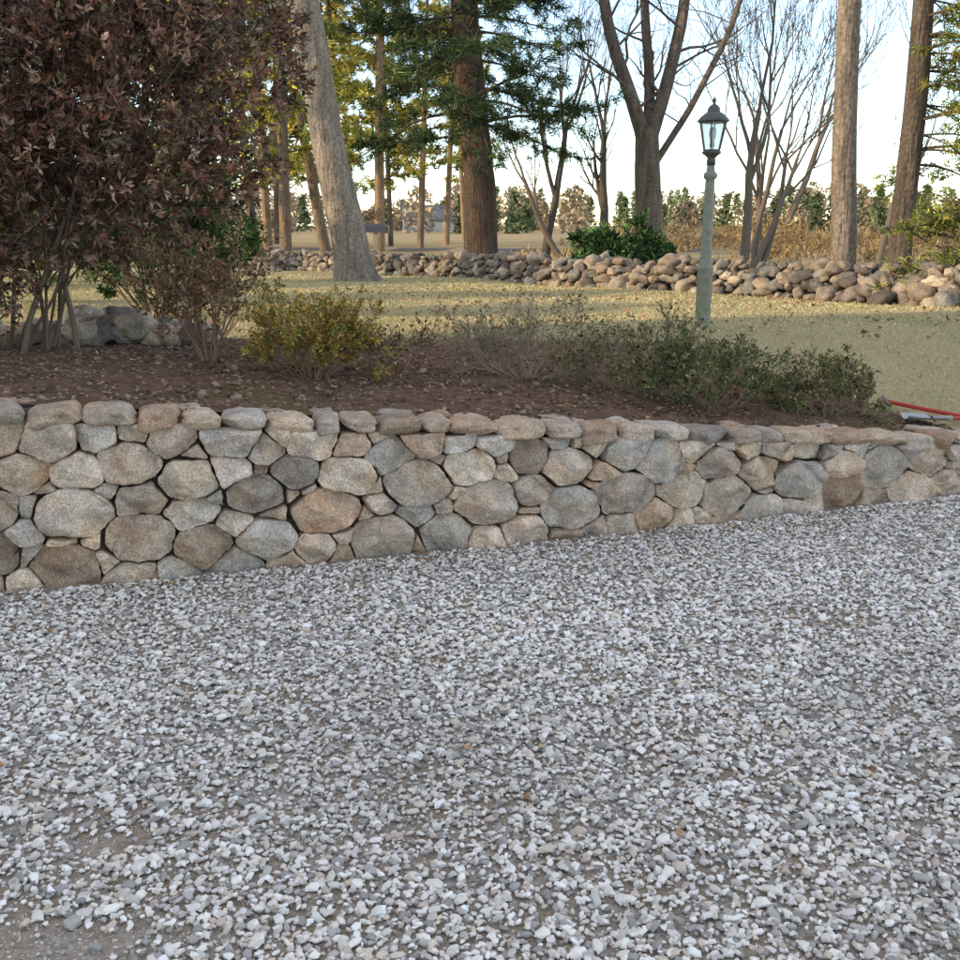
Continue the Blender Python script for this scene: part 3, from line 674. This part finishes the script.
def house(name,cx,cy,ang,L_,Wd,H,ridge,wall,roof,z0,door=(.2,.2,.22)):
    root=bpy.data.objects.new(name,None); scene.collection.objects.link(root); root.location=(cx,cy,z0); root.rotation_euler=(0,0,ang)
    mb=MB(); box(mb,-L_/2,L_/2,-Wd/2,Wd/2,-.3,H,wall)
    for s in (-1,1):
        x=s*L_/2; mb.add([(x,-Wd/2,H),(x,Wd/2,H),(x,0,H+ridge)],[[0,1,2]],wall,0,False)
    mb.build('walls',[M_plain],root)
    mb=MB(); e=.4; t=.18; sl=ridge/(Wd/2)
    for s in (-1,1):
        y=s*(Wd/2+e); z=H-e*sl
        V=[(-L_/2-e,y,z+.02),(L_/2+e,y,z+.02),(L_/2+e,0,H+ridge+.02),(-L_/2-e,0,H+ridge+.02)]
        V2=[(a,b_,c+t) for a,b_,c in V]
        mb.add(V+V2,[[0,1,2,3],[4,5,6,7],[0,1,5,4],[0,3,7,4],[1,2,6,5]],roof,0,False)
    box(mb,-L_*.25-.5,-L_*.25+.5,-.4,.4,H+ridge-1,H+ridge+.6,(.2,.13,.1))
    mb.build('roof',[M_plain],root)
    mb=MB(); fl=max(1,int(H//2.7)); k=max(2,int(L_//3))
    for f_ in range(fl):
        for i in range(k):
            x=-L_/2+L_*(i+.5)/k; zz=f_*2.7+.95
            for s in (-1,1):
                if f_==0 and i==k//2:
                    box(mb,x-.5,x+.5,*sorted((s*(Wd/2+.003),s*(Wd/2+.06))),.0,2.1,door); continue
                box(mb,x-.55,x+.55,*sorted((s*(Wd/2+.003),s*(Wd/2+.05))),zz-.1,zz+1.4,(.75,.75,.73)); box(mb,x-.45,x+.45,*sorted((s*(Wd/2+.055),s*(Wd/2+.07))),zz,zz+1.3,(.05,.06,.08))
    mb.build('windows_and_doors',[M_plain],root)
tools()
house('house',-9.2,185,.1,9,7,2.4,2.2,(.30,.31,.33),(.11,.12,.145),.3)
SD=unit(np.array([.93,.37])); VD=np.array([-SD[1],SD[0]])
hc=-18*SD-1.1*VD
house('shade_caster_house',hc[0],hc[1],math.atan2(VD[1],VD[0]),17.6,9,8.6,3.6,(.62,.62,.58),(.10,.10,.11),0)  # unseen house added behind the camera to shade the foreground
def shade_pines():  # off-frame pines added on the sun side to shade the farther lawn
    for (u,v) in [(-17,19),(-12,23),(-18,27),(-14,31),(-11,18.5)]:
        x,y=u*SD+v*VD; mb=MB(); H=rng.uniform(13,16)
        z=float(zter(x,y)); tube(mb,[(x,y,z-.1),(x,y,H*.5),(x,y,H)],[.28,.2,.05],10,(.13,.1,.08))
        for zz in np.linspace(2.0,H-.4,28):
            a=rng.uniform(0,6.28); pinebough(mb,(x,y,zz),(math.cos(a),math.sin(a),.1),(1.2-zz/H)*3.0,DARKPINE,.36,6,5,-.06,.08)
        mb.build('shade_pine_tree',[M_bark,M_needle])
shade_pines()

# ---------------------------------------------------------------- light, sky, camera
EL=R(15); sx,sy=-SD[0],-SD[1]
sun=bpy.data.lights.new('sun','SUN'); sun.energy=5.0; sun.angle=R(.5); sun.color=(1,.77,.48)
so=bpy.data.objects.new('sun',sun); scene.collection.objects.link(so)
so.rotation_euler=Vector((sx*math.cos(EL),sy*math.cos(EL),math.sin(EL))).to_track_quat('Z','Y').to_euler()
w=bpy.data.worlds.new('World'); scene.world=w; w.use_nodes=True; nt=w.node_tree
bg=nt.nodes['Background']; sk=nt.nodes.new('ShaderNodeTexSky'); sk.sky_type='NISHITA'; sk.sun_disc=False
sk.sun_elevation=EL; sk.sun_rotation=math.atan2(sx,sy); sk.air_density=.85; sk.dust_density=.2; sk.ozone_density=1.3
# pale fill added to the sky overhead to brighten the ground; fainter near horizon
tc=nt.nodes.new('ShaderNodeTexCoord'); sx_=nt.nodes.new('ShaderNodeSeparateXYZ'); nt.links.new(tc.outputs['Generated'],sx_.inputs[0])
mr=nt.nodes.new('ShaderNodeMapRange'); mr.inputs[1].default_value=.12; mr.inputs[2].default_value=.6; mr.inputs[3].default_value=.10; mr.inputs[4].default_value=.55
nt.links.new(sx_.outputs[2],mr.inputs[0])
overhead_fill=nt.nodes.new('ShaderNodeMix'); overhead_fill.data_type='RGBA'; overhead_fill.inputs[7].default_value=(2.95,2.72,2.48,1)
nt.links.new(mr.outputs[0],overhead_fill.inputs[0])
nt.links.new(sk.outputs[0],overhead_fill.inputs[6]); nt.links.new(overhead_fill.outputs[2],bg.inputs[0]); bg.inputs[1].default_value=.42
cam=bpy.data.cameras.new('camera'); co=bpy.data.objects.new('camera',cam); scene.collection.objects.link(co)
co.location=(0,0,1.6); co.rotation_euler=(R(90-14.3),0,0); cam.sensor_width=36; cam.lens=37.5; cam.clip_end=3000; cam.clip_start=.05
scene.camera=co
scene.view_settings.view_transform='Standard'; scene.view_settings.look='None'; scene.view_settings.exposure=0
